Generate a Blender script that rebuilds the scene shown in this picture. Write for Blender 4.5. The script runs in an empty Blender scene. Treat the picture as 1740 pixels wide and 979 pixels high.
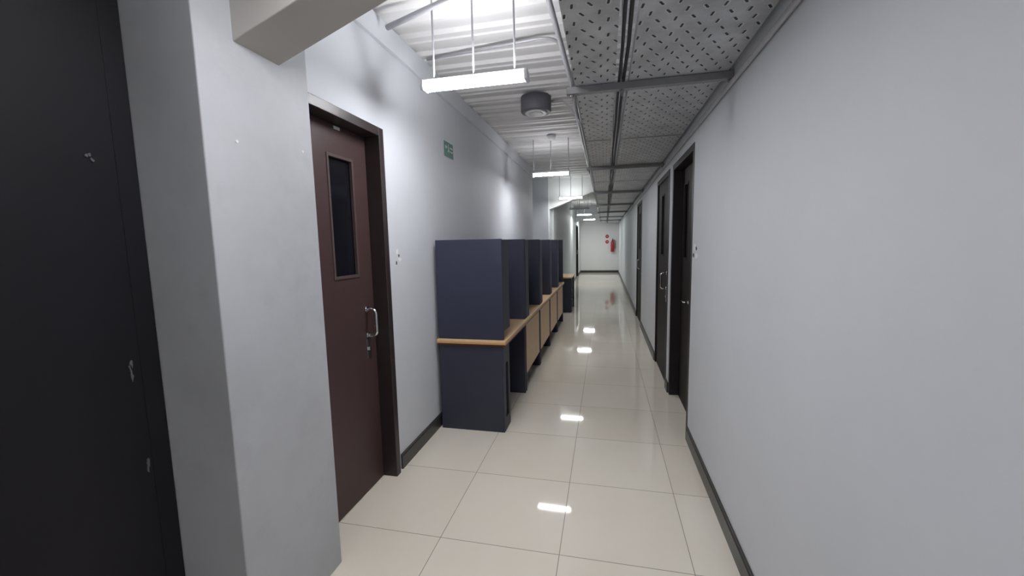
import bpy, bmesh, random
from math import *
from mathutils import Vector, Matrix
random.seed(4)
scn=bpy.context.scene
COL=scn.collection
try:
    scn.view_settings.view_transform='Standard'
    scn.view_settings.look='None'
except Exception as e: print(e)

# ---------------------------------------------------------------- helpers
def s2l(c):
    c=c/255.0
    return c/12.92 if c<=0.04045 else ((c+0.055)/1.055)**2.4
def rgb(r,g,b): return (s2l(r),s2l(g),s2l(b),1.0)

class NT:
    def __init__(s,name):
        s.m=bpy.data.materials.new(name); s.m.use_nodes=True
        s.t=s.m.node_tree; s.n=s.t.nodes; s.l=s.t.links
        s.b=s.n['Principled BSDF']
    def node(s,t,**k):
        n=s.n.new(t)
        for a,v in k.items(): setattr(n,a,v)
        return n
    def math(s,op,a,b=None,c=None):
        n=s.n.new('ShaderNodeMath'); n.operation=op
        for i,v in enumerate((a,b,c)):
            if v is None: continue
            if isinstance(v,(int,float)): n.inputs[i].default_value=v
            else: s.l.new(v,n.inputs[i])
        return n.outputs[0]
    def mix(s,f,a,b):
        n=s.n.new('ShaderNodeMix'); n.data_type='RGBA'
        for sock,v in ((n.inputs[0],f),(n.inputs[6],a),(n.inputs[7],b)):
            if isinstance(v,(int,float,tuple)): sock.default_value=v
            else: s.l.new(v,sock)
        return n.outputs[2]
    def noise(s,scale,detail=3,rough=.5,vec=None):
        n=s.n.new('ShaderNodeTexNoise'); n.inputs['Scale'].default_value=scale
        n.inputs['Detail'].default_value=detail; n.inputs['Roughness'].default_value=rough
        if vec is None: vec=s.coord()
        s.l.new(vec,n.inputs['Vector']); return n.outputs[0]
    def coord(s):
        if not hasattr(s,'_c'): s._c=s.n.new('ShaderNodeTexCoord')
        return s._c.outputs['Object']
    def ramp(s,v,lo,hi):
        n=s.n.new('ShaderNodeMapRange'); n.inputs[1].default_value=lo; n.inputs[2].default_value=hi
        s.l.new(v,n.inputs[0]); return n.outputs[0]
    def bump(s,h,st,dist=.01):
        n=s.n.new('ShaderNodeBump'); n.inputs['Strength'].default_value=st; n.inputs['Distance'].default_value=dist
        s.l.new(h,n.inputs['Height']); s.l.new(n.outputs[0],s.b.inputs['Normal'])
    def set(s,k,v):
        if isinstance(v,(int,float,tuple)): s.b.inputs[k].default_value=v
        else: s.l.new(v,s.b.inputs[k])

def plain(name,c,rough=.5,metal=0,var=.12,scale=8,bump=.0,spec=.5):
    t=NT(name); n=t.noise(scale,4)
    d=tuple(x*(1-var) for x in c[:3])+(1,); e=tuple(min(1,x*(1+var)) for x in c[:3])+(1,)
    t.set('Base Color',t.mix(n,d,e)); t.set('Roughness',rough); t.set('Metallic',metal); t.set('Specular IOR Level',spec)
    if bump: t.bump(t.noise(scale*12,3),bump,.004)
    return t.m
def emis(name,c,st):
    t=NT(name); t.set('Base Color',c); t.set('Emission Color',c); t.set('Emission Strength',st)
    return t.m

def wallmat(name,c,dirt,amount):
    t=NT(name)
    big=t.ramp(t.noise(1.3,5,.6),.42,.75); fine=t.noise(35,4,.6)
    base=t.mix(t.math('MULTIPLY',big,amount),c,dirt)
    f2=t.math('MULTIPLY',t.ramp(t.noise(7,6,.7),.55,.8),amount*.5)
    base=t.mix(f2,base,dirt)
    t.set('Base Color',base); t.set('Roughness',.6); t.set('Specular IOR Level',.2)
    t.bump(fine,.08,.004)
    return t.m

M_wall=wallmat('wall_paint',rgb(218,221,226),rgb(206,209,214),.4)
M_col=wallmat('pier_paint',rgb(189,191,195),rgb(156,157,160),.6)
M_far=wallmat('far_wall_paint',rgb(216,221,221),rgb(204,209,209),.4)
M_endw=wallmat('end_wall_paint',rgb(232,232,232),rgb(222,222,222),.3)
M_beam=wallmat('beam_paint',rgb(186,182,177),rgb(164,160,155),.5)
M_ceil=plain('deck_metal',rgb(226,225,225),.5,.0,.05,3)
M_base=plain('baseboard_stone',rgb(62,62,60),.35,0,.35,25)
M_door=plain('door_laminate',rgb(72,53,52),.45,0,.12,14,spec=.4)
M_doorR=plain('door_laminate_dark',rgb(36,30,31),.6,0,.15,14,spec=.25)
M_ddark=plain('dark_door_paint',rgb(25,23,29),.6,0,.25,5,spec=.3)
M_frame=plain('frame_dark',rgb(34,30,32),.45,0,.2,20,spec=.35)
M_frame1=plain('frame_brown',rgb(50,41,41),.4,0,.2,20)
M_bead=plain('window_bead',rgb(82,68,66),.45,0,.1,20)
M_navy=plain('navy_laminate',rgb(47,50,70),.5,0,.12,9)
M_navy2=plain('navy_cabinet',rgb(46,49,65),.5,0,.12,9)
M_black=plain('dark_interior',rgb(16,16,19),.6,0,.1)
M_wood=plain('beech_laminate',rgb(218,184,142),.4,0,.1,18)
M_edge=plain('desk_edge_maroon',rgb(80,38,32),.4,0,.1,18)
M_orange=plain('desk_edge_oak',rgb(206,158,98),.4,0,.1,18)
M_strut=plain('strut_steel',rgb(146,146,148),.45,.25,.2,20)
M_rod=plain('rod_steel',rgb(172,172,178),.4,.2,.1,20)
M_cond=plain('conduit_grey',rgb(178,178,183),.4,.2,.08,20)
M_chrome=plain('chrome',rgb(215,215,218),.18,1.0,.04,20)
M_white=plain('white_enamel',rgb(225,225,228),.35,0,.05,10)
M_dgrey=plain('speaker_grey',rgb(108,108,116),.5,0,.1,10)
M_red=plain('extinguisher_red',rgb(172,40,44),.35,0,.08,10)
M_green=plain('sign_green',rgb(96,136,126),.5,0,.08,20)
M_signw=plain('sign_white',rgb(204,220,214),.5,0,.04,20)
M_cable=plain('cable_black',rgb(48,48,50),.5,0,.1,30)
M_chip=plain('plaster_chip',rgb(246,246,244),.8,0,.05,60)
M_hole=plain('wall_plug_grey',rgb(86,86,90),.7,0,.1,60)
M_scuff=plain('scuff_grey',rgb(96,96,102),.7,0,.1,60)
CW=(.965,.97,1,1)
M_tube=emis('tube_glow',CW,58)
M_tubeb=emis('tube_glow_soft',CW,42)
M_tube2=emis('tube_glow_cool',(.96,1,.99,1),36)
M_tubeoff=plain('tube_unlit',rgb(214,218,220),.3,0,.03)

t=NT('dark_glass'); n=t.noise(3,2); t.set('Base Color',t.mix(n,rgb(16,16,20),rgb(26,27,34))); t.set('Roughness',.10); t.set('Specular IOR Level',.3); M_glass=t.m

def floormat():
    t=NT('polished_tile'); sep=t.node('ShaderNodeSeparateXYZ'); t.l.new(t.coord(),sep.inputs[0])
    u=t.math('DIVIDE',t.math('ADD',sep.outputs[0],.206+6),.6); v=t.math('DIVIDE',t.math('ADD',sep.outputs[1],-2.392+6),.6)
    def edge(a):
        f=t.math('FRACT',a); return t.math('MULTIPLY',t.math('MINIMUM',f,t.math('SUBTRACT',1.0,f)),.6)
    d=t.math('MINIMUM',edge(u),edge(v)); g=t.math('LESS_THAN',d,.0017)
    cmb=t.node('ShaderNodeCombineXYZ'); t.l.new(t.math('FLOOR',u),cmb.inputs[0]); t.l.new(t.math('FLOOR',v),cmb.inputs[1])
    wn=t.node('ShaderNodeTexWhiteNoise'); t.l.new(cmb.outputs[0],wn.inputs['Vector'])
    c=t.mix(wn.outputs[0],rgb(238,229,213),rgb(243,235,220))
    c=t.mix(t.math('MULTIPLY',t.ramp(t.noise(2.2,5,.6),.45,.8),.3),c,rgb(229,219,202))
    t.set('Base Color',t.mix(g,c,rgb(146,137,128)))
    r=t.math('ADD',t.math('MULTIPLY',t.noise(5,3),.02),.03)
    t.set('Roughness',t.math('ADD',r,t.math('MULTIPLY',g,.5))); t.set('Specular IOR Level',.45)
    t.bump(t.math('SUBTRACT',1.0,g),.25,.002)
    return t.m
M_floor=floormat()

def traymat():
    t=NT('slotted_galvanised'); sep=t.node('ShaderNodeSeparateXYZ'); t.l.new(t.coord(),sep.inputs[0])
    cx,cy=.062,.058
    yy=t.math('DIVIDE',t.math('ADD',sep.outputs[1],30),cy)
    row=t.math('FLOOR',yy)
    par=t.math('MODULO',row,2)
    xx=t.math('ADD',t.math('DIVIDE',t.math('ADD',sep.outputs[0],30),cx),t.math('MULTIPLY',par,.5))
    fx=t.math('MULTIPLY',t.math('SUBTRACT',t.math('FRACT',xx),.5),cx)
    fy=t.math('MULTIPLY',t.math('SUBTRACT',t.math('FRACT',yy),.5),cy)
    par2=t.math('MODULO',t.math('FLOOR',xx),2)
    a=t.math('MULTIPLY',t.math('SUBTRACT',par2,.2),.7)
    ca=t.math('COSINE',a); sa=t.math('SINE',a)
    u=t.math('ADD',t.math('MULTIPLY',fx,sa),t.math('MULTIPLY',fy,ca))
    v=t.math('SUBTRACT',t.math('MULTIPLY',fx,ca),t.math('MULTIPLY',fy,sa))
    du=t.math('MAXIMUM',t.math('SUBTRACT',t.math('ABSOLUTE',u),.010),0.0)
    d=t.math('SQRT',t.math('ADD',t.math('MULTIPLY',du,du),t.math('MULTIPLY',v,v)))
    hole=t.math('LESS_THAN',d,.0046)
    rim=t.ramp(d,.0046,.012)
    mot=t.noise(6,4,.6)
    c=t.mix(t.ramp(mot,.32,.7),rgb(172,175,180),rgb(208,211,216))
    c=t.mix(t.math('MULTIPLY',t.math('SUBTRACT',1.0,rim),.55),c,rgb(230,232,236))  # highlight along each slot edge, painted into the base colour
    t.set('Base Color',t.mix(hole,c,rgb(38,38,40)))
    t.set('Metallic',t.math('MULTIPLY',t.math('SUBTRACT',1.0,hole),.25)); t.set('Roughness',.42)
    t.bump(rim,.6,.004)
    return t.m
M_tray=traymat()

class B:
    def __init__(s): s.bm=bmesh.new()
    def box(s,x0,x1,y0,y1,z0,z1):
        v=[s.bm.verts.new(p) for p in ((x0,y0,z0),(x1,y0,z0),(x1,y1,z0),(x0,y1,z0),(x0,y0,z1),(x1,y0,z1),(x1,y1,z1),(x0,y1,z1))]
        for f in ((3,2,1,0),(4,5,6,7),(0,1,5,4),(1,2,6,5),(2,3,7,6),(3,0,4,7)): s.bm.faces.new([v[i] for i in f])
        return s
    def prism(s,poly,ax,a,b):
        def P(q,w):
            l=list(q); l.insert(ax,w); return l
        A=[s.bm.verts.new(P(q,a)) for q in poly]; C=[s.bm.verts.new(P(q,b)) for q in poly]
        s.bm.faces.new(A); s.bm.faces.new(C[::-1]); n=len(poly)
        for i in range(n): s.bm.faces.new((A[i],C[i],C[(i+1)%n],A[(i+1)%n]))
        return s
    def sweep(s,path,r,n=12,radii=None):
        path=[Vector(p) for p in path]; rings=[]
        up=None
        for i,p in enumerate(path):
            d=(path[min(i+1,len(path)-1)]-path[max(i-1,0)]).normalized()
            if up is None: up=Vector((0,0,1)) if abs(d.z)<.9 else Vector((1,0,0))
            a=d.cross(up).normalized(); b=a.cross(d).normalized(); up=b
            rr=radii[i] if radii else r
            rings.append([s.bm.verts.new(p+(a*cos(2*pi*k/n)+b*sin(2*pi*k/n))*rr) for k in range(n)])
        for i in range(len(rings)-1):
            for k in range(n):
                f=s.bm.faces.new((rings[i][k],rings[i][(k+1)%n],rings[i+1][(k+1)%n],rings[i+1][k])); f.smooth=True
        s.bm.faces.new(rings[0][::-1]); s.bm.faces.new(rings[-1])
        return s
    def done(s,name,mat,loc=(0,0,0),parent=None,bevel=0,structure=False,**props):
        bmesh.ops.recalc_face_normals(s.bm,faces=s.bm.faces)
        me=bpy.data.meshes.new(name); s.bm.to_mesh(me); s.bm.free()
        o=bpy.data.objects.new(name,me); COL.objects.link(o); o.location=loc
        if mat: me.materials.append(mat)
        if parent: o.parent=parent
        if bevel:
            m=o.modifiers.new('bevel','BEVEL'); m.width=bevel; m.segments=2; m.limit_method='ANGLE'
        if structure: o['kind']='structure'
        for k,v in props.items(): o[k]=v
        return o
def fillet(pts,r,seg=6):
    pts=[Vector(p) for p in pts]; out=[pts[0]]
    for i in range(1,len(pts)-1):
        a,b,c=pts[i-1],pts[i],pts[i+1]; u=(a-b); v=(c-b)
        rr=min(r,u.length*.49,v.length*.49); p=b+u.normalized()*rr; q=b+v.normalized()*rr
        for k in range(seg+1):
            t=k/seg; out.append(p*(1-t)**2+b*2*t*(1-t)+q*t*t)
    out.append(pts[-1]); return out
def empty(name,loc,label=None,category=None,group=None,structure=False):
    e=bpy.data.objects.new(name,None); e.empty_display_size=.1; COL.objects.link(e); e.location=loc
    if label: e['label']=label
    if category: e['category']=category
    if group: e['group']=group
    if structure: e['kind']='structure'
    return e

# ---------------------------------------------------------------- shell
XL,XR,ZC=-1.31,.60,2.80
YE=19.5
B().box(-1.9,1.0,-3,YE+.1,-.1,0).done('floor',M_floor,structure=True)
b=B(); prof=[]; y=-3.0; pit=.25; dp=.022
while y<YE:
    prof+=[(y,ZC+dp),(y+.09,ZC+dp),(y+.11,ZC),(y+.145,ZC),(y+.155,ZC+.008),(y+.175,ZC+.008),(y+.185,ZC),(y+.22,ZC),(y+.24,ZC+dp)]; y+=pit
poly=prof+[(y,ZC+dp),(y,ZC+.15),(-3.0,ZC+.15)]
b.prism(poly,0,-1.9,1.0).done('ceiling',M_ceil,structure=True)

WT=ZC+.06
DR=[(3.12,4.06),(4.23,5.16),(7.25,8.25)]; DH=2.14
b=B(); y0=-3
for a,c in DR:
    b.box(XR,XR+.25,y0,a,0,WT); b.box(XR,XR+.25,a,c,DH,WT); y0=c
b.box(XR,XR+.25,y0,YE,0,WT); b.done('wall_right',M_wall,structure=True)
b=B()
b.box(-1.9,-1.465,-3,-.1,0,WT); b.box(-1.9,-1.465,-.1,1.06,2.32,WT)
b.box(-1.9,XL,1.55,2.30,2.16,WT)
b.box(-1.9,XL,2.30,7.6,0,WT)
b.box(-1.9,-1.6,7.6,8.76,0,WT)
b.done('wall_left',M_wall,structure=True)
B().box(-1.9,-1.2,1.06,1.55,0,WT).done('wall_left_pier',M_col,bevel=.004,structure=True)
B().box(-1.9,-1.17,8.76,9.25,0,WT).done('wall_left_pier',M_wall,bevel=.004,structure=True)
b=B(); b.box(-1.9,-1.12,9.25,16.4,0,WT); b.box(-1.9,-1.12,16.4,17.5,2.1,WT); b.box(-1.9,-1.12,17.5,YE,0,WT)
b.done('wall_left_far',M_far,structure=True)
B().box(-1.9,1.0,YE,YE+.15,0,WT).done('wall_end',M_endw,structure=True)
B().box(-1.9,1.0,-3.15,-3,0,WT).done('wall_back',M_wall,structure=True)
B().box(XL,-1.285,1.55,7.6,2.66,2.80).done('trim_1',M_wall,bevel=.003,structure=True)
def haunch(nm,ya,yb,xa,mat):
    za=2.155+(xa+1.2)*.36
    B().prism([(xa-.02,za-.007),(.52,za+(.52-xa)*.36),(.52,ZC+.04),(xa-.02,ZC+.04)],1,ya,yb).done(nm,mat,bevel=.004,structure=True)
haunch('trim_2',1.20,1.40,-1.2,M_beam)
haunch('trim_3',8.92,9.12,-1.17,M_endw)
haunch('trim_4',16.0,16.2,-1.12,M_wall)

def baseboard(nm,segs,side):
    b=B()
    for x,a,c in segs:
        s=side
        b.prism([(x,0),(x+.014*s,0),(x+.014*s,.085),(x+.009*s,.092),(x+.009*s,.1),(x,.1)],1,a,c)
    return b.done(nm,M_base,structure=True)
baseboard('baseboard_right',[(XR,-3,3.11),(XR,4.07,4.22),(XR,5.17,7.24),(XR,8.26,YE)],-1)
baseboard('baseboard_left',[(XL,2.34,7.6),(-1.12,9.25,16.36),(-1.12,17.54,YE),(-1.465,-3,-.1)],1)
B().box(-1.11,XR,YE-.012,YE,0,.1).done('baseboard_end',M_base,structure=True)

# ---------------------------------------------------------------- doors
def door(nm,xw,side,ya,yb,h,leafmat,handle='pull',hy=None,hz=1.02,lf=-.075,win_rng=None,label=None,beadmat=None,pro=.02,frm=None):
    """xw wall face, side=+1 corridor lies at +x of the wall, -1 at -x. opening ya..yb."""
    e=empty(nm,(xw,ya,0),structure=True)
    if label: e['label']=label
    W=yb-ya; f=.05; s=side
    def bx(b,a,c,y0,y1,z0,z1): b.box(min(a*s,c*s),max(a*s,c*s),y0,y1,z0,z1)
    b=B()
    for y0,y1 in ((0,f),(W-f,W)): bx(b,-.13,pro,y0,y1,0,h)
    bx(b,-.13,pro,f,W-f,h-f,h)
    for y0,y1 in ((f,f+.012),(W-f-.012,W-f)): bx(b,-.128,-.112,y0,y1,0,h-f)
    b.done('door_frame',frm or M_frame,parent=e,bevel=.003)
    b=B()
    wy0,wy1,wz0,wz1=win_rng
    bx(b,lf-.035,lf,f+.003,wy0,.006,h-f-.003); bx(b,lf-.035,lf,wy1,W-f-.003,.006,h-f-.003)
    bx(b,lf-.035,lf,wy0,wy1,.006,wz0); bx(b,lf-.035,lf,wy0,wy1,wz1,h-f-.003)
    b.done('door_leaf',leafmat,parent=e)
    b=B(); bx(b,lf-.022,lf-.016,wy0,wy1,wz0,wz1); b.done('window_pane',M_glass,parent=e)
    b=B(); q=.012
    bx(b,lf-.014,lf+.005,wy0-.003,wy0+q,wz0-.004,wz1+.004); bx(b,lf-.014,lf+.005,wy1-q,wy1+.003,wz0-.004,wz1+.004)
    bx(b,lf-.014,lf+.005,wy0+q,wy1-q,wz0-.004,wz0+q); bx(b,lf-.014,lf+.005,wy0+q,wy1-q,wz1-q,wz1+.004)
    b.done('window_bead',beadmat or M_bead,parent=e,bevel=.002)
    if hy is None: hy=W-f-.085
    if handle=='pull':
        hd=B(); pts=fillet([(s*(lf),hy,hz+.078),(s*(lf+.06),hy,hz+.078),(s*(lf+.06),hy,hz-.078),(s*(lf),hy,hz-.078)],.03)
        hd.sweep(pts,.010)
        for zz in (hz+.078,hz-.078): hd.sweep([(s*lf,hy,zz),(s*(lf+.006),hy,zz)],.018,16)
        hd.done('handle',M_chrome,parent=e)
        b=B(); bx(b,lf,lf+.004,hy-.02,hy+.02,hz-.22,hz-.10); b.sweep([(s*(lf+.004),hy,hz-.16),(s*(lf+.012),hy,hz-.16)],.011,16); b.done('lock',M_chrome,parent=e,bevel=.001)
    elif handle=='lever':
        hd=B(); hd.sweep(fillet([(s*lf,hy,hz),(s*(lf+.04),hy,hz),(s*(lf+.04),hy+.09,hz)],.015),.007); hd.sweep([(s*lf,hy,hz),(s*(lf+.006),hy,hz)],.018,20)
        hd.done('handle',M_chrome,parent=e)
    return e
d1=door('door_1',XL,1,1.56,2.30,2.16,M_door,win_rng=(.33,.55,1.30,1.95),frm=M_frame1,label='dark red-brown laminate door with narrow vision panel and chrome pull')
b=B(); b.box(-.075,-.070,.40,.45,2.085,2.10); b.done('door_tag',M_white,parent=d1)
door('door_2',XR,-1,3.12,4.06,DH,M_doorR,handle='lever',hy=.50,hz=.95,lf=-.08,pro=.002,win_rng=(.62,.80,1.30,1.95),label='dark brown door with lever handle and black frame',beadmat=M_doorR)
door('door_3',XR,-1,4.23,5.16,DH,M_doorR,hy=.14,hz=1.06,lf=-.01,pro=.006,win_rng=(.42,.60,1.30,1.95),label='dark brown door with chrome pull handle',beadmat=M_doorR)
door('door_4',XR,-1,7.25,8.25,DH,M_doorR,hy=.14,hz=1.06,lf=-.01,pro=.006,win_rng=(.42,.60,1.30,1.95),label='dark brown door with chrome pull handle',beadmat=M_doorR)
door('door_5',-1.12,1,16.4,17.5,2.1,M_ddark,win_rng=(.4,.6,1.3,1.9),label='dark door near the end of the corridor')
e=empty('door_6',(-1.465,-.1,0),structure=True); e['label']='nearly black scuffed door leaf beside the painted pier'
b=B(); b.box(-.10,-.0055,0,.06,0,2.32); b.box(-.10,-.0055,1.10,1.158,0,2.32); b.box(-.10,-.0055,.06,1.10,2.27,2.32); b.done('door_frame',M_ddark,parent=e)
b=B(); b.box(-.07,-.006,.0605,1.0995,.006,2.2695); b.done('door_leaf',M_ddark,parent=e)
random.seed(9)
for (yy,zz,L) in ((1.075,1.10,.06),(1.09,.77,.04),(1.03,1.75,.02)):
    for q in range(3):
        b=B(); pts=[]
        for k in range(7):
            an=2*pi*k/7; r=(.3+.7*random.random())
            pts.append((cos(an)*.006*r,sin(an)*L*.4*r))
        b.prism(pts,0,-.0065,-.0025); b.done('paint_scuff',M_scuff,(0,yy+random.uniform(-.008,.008),zz+random.uniform(-.5,.5)*L),parent=e)

# ---------------------------------------------------------------- study carrels
def carrel(y0,first):
    e=empty('study_carrel',(-1.275,y0,0),
      'navy study carrel with beech desktop and '+('open computer cubby' if first else 'beech front panel'),'study carrel','row of study carrels along the wall')
    D=.52; W=.90
    b=B(); b.box(-.01,D+.025,-.02,W-.005,.714,.736); b.done('desktop',M_wood,parent=e,bevel=.004)
    b=B(); b.box(-.008,D+.022,-.017,W-.008,.690,.705); b.done('desktop_underlayer',M_edge,parent=e,bevel=.002)
    b=B(); b.box(-.01,D+.026,-.021,W-.004,.705,.714); b.done('edge_band',M_orange,parent=e)
    b=B(); b.box(0,D,0,.025,0,.69); b.done('side_panel',M_navy2,parent=e,bevel=.003)
    b=B(); b.box(0,D,W-.04,W-.015,0,.69); b.done('side_panel',M_navy2,parent=e,bevel=.003)
    if first:
        b=B(); b.box(.02,D-.03,.18,.20,0,.69); b.done('cubby_wall',M_navy2,parent=e)
        b=B()
        y_a,y_b,z_a,z_b=.06,.150,.10,.50
        b.box(D-.02,D,.025,y_a,0,.69); b.box(D-.02,D,y_b,.20,0,.69); b.box(D-.02,D,y_a,y_b,0,z_a)
        cy=(y_a+y_b)/2; r=(y_b-y_a)/2
        arch=[(y_a,.69),(y_a,z_b)]+[(cy-r*cos(pi*k/10),z_b+r*sin(pi*k/10)) for k in range(1,10)]+[(y_b,z_b),(y_b,.69)]
        b.prism(arch,0,D-.02,D); b.done('cubby_front',M_navy2,parent=e)
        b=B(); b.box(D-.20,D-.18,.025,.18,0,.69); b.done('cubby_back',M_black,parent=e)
    else:
        b=B(); b.box(D-.020,D-.003,.03,W-.05,.17,.685); b.done('modesty_panel',M_wood,parent=e,bevel=.002)
    b=B(); b.box(.0,.018,.028,W-.045,.30,.685); b.done('rear_panel',M_navy2,parent=e)
    b=B(); b.box(0,D+.005,0,.025,.7365,1.505); b.done('privacy_panel',M_navy,parent=e,bevel=.003)
    b=B(); b.box(0,D+.005,W-.035,W-.012,.7365,1.505); b.done('privacy_panel',M_navy,parent=e,bevel=.003)
    b=B(); b.box(0,.018,.026,W-.036,.7365,1.505); b.done('back_panel',M_navy,parent=e)
    w=.20 if first else .15
    b=B(); b.box(D-.015,D+.004,.026,.026+w,.7365 if not first else .80,1.50); b.done('fascia_panel',M_navy,parent=e,bevel=.002)
    return e
for i in range(5): carrel(2.965+.92*i,i==0)
e=empty('low_desk',(-1.16,8.5,0),'small navy desk with beech top standing past the carrels','desk')
e['category']='desk'
B().box(-.0,.50,-.02,.86,.712,.74).done('desktop',M_wood,parent=e,bevel=.004)
B().box(.02,.48,0,.25-.0,0,.70).done('cabinet',M_navy2,parent=e,bevel=.003)
B().box(.02,.48,.80,.825,0,.711).done('side_panel',M_navy2,parent=e,bevel=.003)
B().box(.03,.05,.252,.798,.25,.70).done('modesty_panel',M_navy2,parent=e)
for z in (.1,.3,.5): B().box(.481,.492,.02,.23,z,z+.17).done('drawer',M_navy,parent=e,bevel=.002)
B().box(.02,.48,.0,.25,.70,.711).done('cabinet_top',M_edge,parent=e)

# ---------------------------------------------------------------- fluorescent lamps
def lamp(x,y,z,mat,state,power=0,col=(.965,.97,1),L=.60,dy=.02,r=.014):
    e=empty('fluorescent_lamp',(x,y,z),state,'ceiling lamp','fluorescent lamps hung along the corridor')
    b=B(); b.prism([(-.012,.026),(.012,.026),(.010,.044),(-.010,.044)],0,-L/2,L/2); b.done('housing',M_white,parent=e,bevel=.003)
    for s in (-1,1):
        b=B(); xx=s*(L/2+.002); b.box(min(xx,xx-s*.018),max(xx,xx-s*.018),-dy-r-.002,dy+r+.002,-.020,.034); b.done('lamp_holder',M_white,parent=e,bevel=.004)
    for yy in (-dy,dy):
        B().sweep([(-L/2+.02,yy,0),(L/2-.02,yy,0)],r,14).done('tube',mat,parent=e)
    for xx in (-.23,0.0,.23):
        B().sweep([(xx,0,.043),(xx,0,ZC-z+.024)],.0055,8).done('hanger_rod',M_rod,parent=e)
    if power:
        ld=bpy.data.lights.new('tube_light','AREA'); ld.energy=power; ld.color=col
        ld.shape='RECTANGLE'; ld.size=L-.05; ld.size_y=(dy+r)*2-.01; ld.specular_factor=0
        lo=bpy.data.objects.new('tube_light',ld); COL.objects.link(lo); lo.parent=e; lo.location=(0,0,-r-.002)
    return e
lit='twin-tube fluorescent lamp, lit, hung on thin rods'
G=(.97,1,.99)
lamp(-.705,2.26,2.35,M_tube,lit,3.5,dy=.022,r=.015); lamp(-.70,5.52,2.35,M_tubeb,lit,9,L=.50,dy=.011,r=.010); lamp(-.69,8.62,2.35,M_tube2,lit,7,G,L=.50,dy=.011,r=.010)
lamp(-.69,11.5,2.35,M_tubeoff,'twin-tube fluorescent lamp, unlit, hung on thin rods',L=.52)
lamp(-.69,14.3,2.35,M_tube2,lit,13,G,L=.50,dy=.011,r=.010); lamp(-.65,17.6,2.35,M_tube2,lit,19,G,L=.50,dy=.011,r=.010)
lamp(-.45,.98,2.42,M_tubeb,lit,7); lamp(-.50,-1.8,2.45,M_tubeb,lit,1)  # both out of view; the rear one is added as weak ambient fill

e=empty('ceiling_speaker',(-.63,3.92,2.665),'round grey ceiling speaker with pale disc face','speaker')
B().sweep([(0,0,0),(0,0,.012),(0,0,.14)],.13,40,radii=[.132,.140,.140]).done('speaker_body',M_dgrey,parent=e)
B().sweep([(0,0,-.012),(0,0,-.006),(0,0,.0)],.1,40,radii=[.092,.102,.102]).done('speaker_face',M_white,parent=e)
B().sweep([(0,0,-.016),(0,0,-.012)],.066,40).done('speaker_grille',M_cond,parent=e)
e=empty('smoke_detector',(-.67,5.36,ZC),'small white round smoke detector on the metal ceiling','smoke detector')
B().sweep([(0,0,-.045),(0,0,-.03),(0,0,-.012),(0,0,.0)],.05,28,radii=[.025,.045,.052,.052]).done('detector_head',M_white,parent=e)
B().sweep([(0,0,0),(0,0,.012)],.058,28).done('detector_base',M_cond,parent=e)

# ---------------------------------------------------------------- cable trays
ZT=2.275
def tray(x0,x1,label):
    e=empty('cable_tray',(x0,-2.5,ZT),label,'cable tray','slotted cable trays under the ceiling')
    W=x1-x0; L=YE+2.5-.05
    B().box(0,W,0,L,0,.003).done('tray_plate',M_tray,parent=e)
    for a,c in ((0,.003),(W-.003,W)):
        b=B(); b.box(a,c,0,L,.003,.055)
        if a==0: b.box(a,.012,0,L,.055,.058)
        else: b.box(W-.012,c,0,L,.055,.058)
        b.done('side_rail',M_strut,parent=e)
    for yy in (3.48,5.9,8.3,10.7):
        B().box(.001,W-.001,yy+2.5-.012,yy+2.5+.012,-.003,-.0003).done('joint_plate',M_strut,parent=e)
    return e
tray(-.155,.045,'narrow slotted galvanised cable tray above steel brackets')
tray(.115,.575,'wide slotted galvanised cable tray above steel brackets')
ys=[-.1,2.27,4.68,7.05,9.45,11.85,14.25,16.65]
for y in ys:
    e=empty('tray_bracket',(.2,y,ZT-.036),'grey steel channel bracket carrying the cable trays','bracket','steel brackets under the cable trays')
    b=B(); x0,x1=-.40,.395
    b.box(x0,x1,-.018,.018,0,.003); b.box(x0,x1,-.018,-.015,.003,.033); b.box(x0,x1,.015,.018,.003,.033); b.done('channel',M_strut,parent=e)
    for xx in (-.372,-.12,.385):
        b=B(); b.sweep([(xx,0,-.03),(xx,0,ZC-ZT+.055)],.004,8); b.sweep([(xx,0,-.012),(xx,0,-.001)],.011,6); b.done('threaded_rod',M_strut,parent=e)
for k,(x,r,dz) in enumerate(((.066,.007,.0),(.090,.008,.008))):
    e=empty('cable',(x,-2.5,ZT+.012+dz),'dark cable running between the two trays','cable','cables between the trays')
    pts=[]; random.seed(k)
    for i in range(55): pts.append((random.uniform(-.003,.003),i*.4,random.uniform(-.004,.004)))
    B().sweep(pts,r,8).done('cable_sheath',M_cable,parent=e)

def conduit(pts,r,label,org,fr=.14):
    e=empty('conduit_pipe',org,label,'pipe','grey conduit pipes under the ceiling')
    P=[Vector(p)-Vector(org) for p in fillet(pts,fr,8)]
    B().sweep(P,r,12).done('pipe_run',M_cond,parent=e)
    return e
conduit([(-1.23,2.30,2.72),(-.72,2.16,2.76),(-.30,2.02,2.74),(-.215,2.95,2.50),(-.22,3.2,2.46),(-.22,19,2.46)],.015,'grey conduit bending from the ceiling down beside the trays',(-1.23,2.30,2.72),.2)
conduit([(-1.23,2.85,2.77),(-.3,2.75,2.77),(-.24,3.3,2.68),(-.24,19,2.68)],.010,'thin grey conduit crossing below the metal deck',(-1.23,2.85,2.77))
conduit([(-.48,3.9,2.75),(-.35,3.6,2.66),(-.19,3.4,2.40),(-.19,19,2.40)],.008,'thin grey conduit from the speaker to the trays',(-.48,3.9,2.75))
conduit([(XR-.0125,-2.8,2.215),(XR-.0125,8,2.215),(XR-.0125,19.3,2.215)],.012,'pale conduit fixed high along the plain wall',(XR-.0125,-2.8,2.215))

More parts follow.
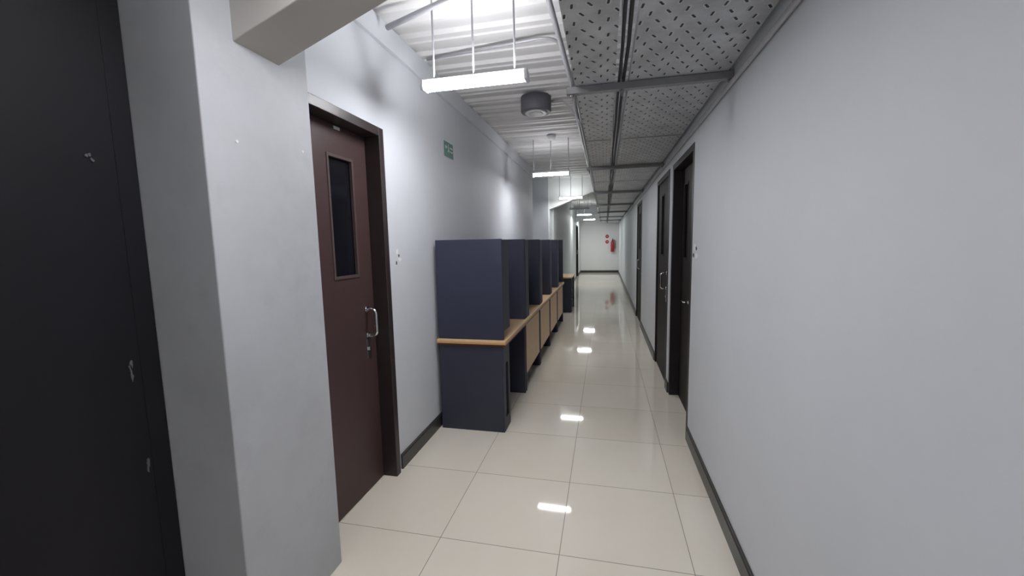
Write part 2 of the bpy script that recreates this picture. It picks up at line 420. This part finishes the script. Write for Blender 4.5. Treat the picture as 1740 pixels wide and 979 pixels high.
# ---------------------------------------------------------------- signs and small items
e=empty('exit_sign',(XL,3.31,2.21),'small green emergency exit sign with arrow and running figure','sign')
B().box(0,.006,0,.20,0,.12).done('sign_plate',M_green,parent=e)
B().prism([(.015,.075),(.035,.095),(.035,.082),(.058,.082),(.058,.068),(.035,.068),(.035,.055)],0,.0062,.0075).done('arrow',M_signw,parent=e)
b=B(); b.sweep([(.0062,.088,.098),(.0075,.088,.098)],.008,12)
b.prism([(.078,.088),(.096,.085),(.098,.062),(.108,.050),(.103,.040),(.090,.055),(.082,.040),(.068,.036),(.066,.044),(.078,.050),(.082,.062)],0,.0062,.0075).done('running_figure',M_signw,parent=e)
for y0,y1,z in ((.122,.182,.075),(.122,.182,.045),):
    b=B(); yy=y0
    random.seed(int(z*1000))
    while yy<y1:
        w=random.uniform(.006,.012); b.box(.0062,.0075,yy,yy+w,z,z+random.uniform(.008,.014)); yy+=w+.004
    b.done('sign_text',M_signw,parent=e)

def patch(nm,cat,label,x,side,y,z,sy,sz,mat,seed):
    random.seed(seed); b=B(); pts=[]
    for k in range(12):
        an=2*pi*k/12; r=.5+.5*random.random(); pts.append((cos(an)*sy*r,sin(an)*sz*r))
    b.prism(pts,0,-.004*side,.002*side); return b.done(nm,mat,(x,y,z),label=label,category=cat)
patch('plaster_patch','wall damage','small chipped white plaster patch beside the brown door',XL,1,2.43,1.43,.016,.026,M_chip,1)
patch('plaster_patch','wall damage','small chipped white plaster patch beside the brown door',XL,1,2.46,1.38,.020,.018,M_chip,2)
patch('plug_hole','wall damage','small dark screw hole in the painted wall',XL,1,2.415,1.36,.011,.015,M_hole,3)
patch('plug_hole','wall damage','small dark screw hole in the painted wall',XL,1,2.45,1.405,.010,.010,M_hole,5)
patch('plaster_patch','wall damage','chipped plaster patch beside the lever-handle door',XR,-1,3.03,1.42,.045,.040,M_chip,4)
patch('plaster_patch','wall damage','chipped plaster patch beside the lever-handle door',XR,-1,2.97,1.36,.04,.032,M_chip,6)
patch('plug_hole','wall damage','small dark screw hole in the painted wall',XR,-1,3.07,1.36,.035,.022,M_hole,7)
patch('plug_hole','wall damage','small dark screw hole in the painted wall',XR,-1,2.985,1.41,.028,.018,M_hole,8)
patch('wall_plug','wall plug','small white round screw cap on the pier',-1.2,1,1.18,1.83,.008,.008,M_white,9)
patch('wall_plug','wall plug','small white round screw cap on the pier',-1.2,1,1.49,1.86,.006,.006,M_white,10)

e=empty('fire_extinguisher',(.33,YE-.11,.95),'red fire extinguisher hung on the end wall','fire extinguisher')
B().sweep([(0,0,0),(0,0,.02),(0,0,.42),(0,0,.48),(0,0,.52)],.08,24,radii=[.07,.08,.08,.055,.03]).done('cylinder_body',M_red,parent=e)
B().sweep([(0,0,.52),(0,0,.57)],.022,14).done('valve',M_cable,parent=e)
B().prism([(-.01,.57),(-.10,.60),(-.10,.615),(.03,.585),(.03,.57)],0,-.012,.012).done('lever',M_cable,parent=e)
B().sweep(fillet([(0.02,0,.55),(.12,0,.52),(.115,-.02,.15)],.06),.012,10).done('hose',M_cable,parent=e)
B().box(-.03,.03,.075,.112,.30,.36).done('wall_bracket',M_strut,parent=e)
for z in (1.66,1.41):
    e=empty('round_sign',(.09,YE-.006,z),'round red fire safety sign on the end wall','sign','round signs on the end wall')
    B().sweep([(0,0,0),(0,.006,0)],.08,28).done('sign_disc',M_red,parent=e)
    B().box(-.03,.03,-.002,-.0003,-.012,.012).done('sign_symbol',M_signw,parent=e)

# ---------------------------------------------------------------- world + camera
w=bpy.data.worlds.new('world'); scn.world=w; w.use_nodes=True
w.node_tree.nodes['Background'].inputs[0].default_value=(.8,.85,1,1); w.node_tree.nodes['Background'].inputs[1].default_value=.3

F,YAW,PIT,ROL,H=697.44,.22404,.11061,-.02079,1.476
f=Vector((-sin(YAW)*cos(PIT),cos(YAW)*cos(PIT),-sin(PIT))); r0=Vector((cos(YAW),sin(YAW),0)); u0=r0.cross(f)
r=r0*cos(ROL)+u0*sin(ROL); u=r.cross(f)
cd=bpy.data.cameras.new('camera'); cam=bpy.data.objects.new('camera',cd); COL.objects.link(cam)
m=Matrix((r,u,-f)).transposed().to_4x4(); m.translation=Vector((0,0,H)); cam.matrix_world=m
cd.sensor_width=36; cd.lens=F*36/1740; cd.clip_start=.02
scn.camera=cam
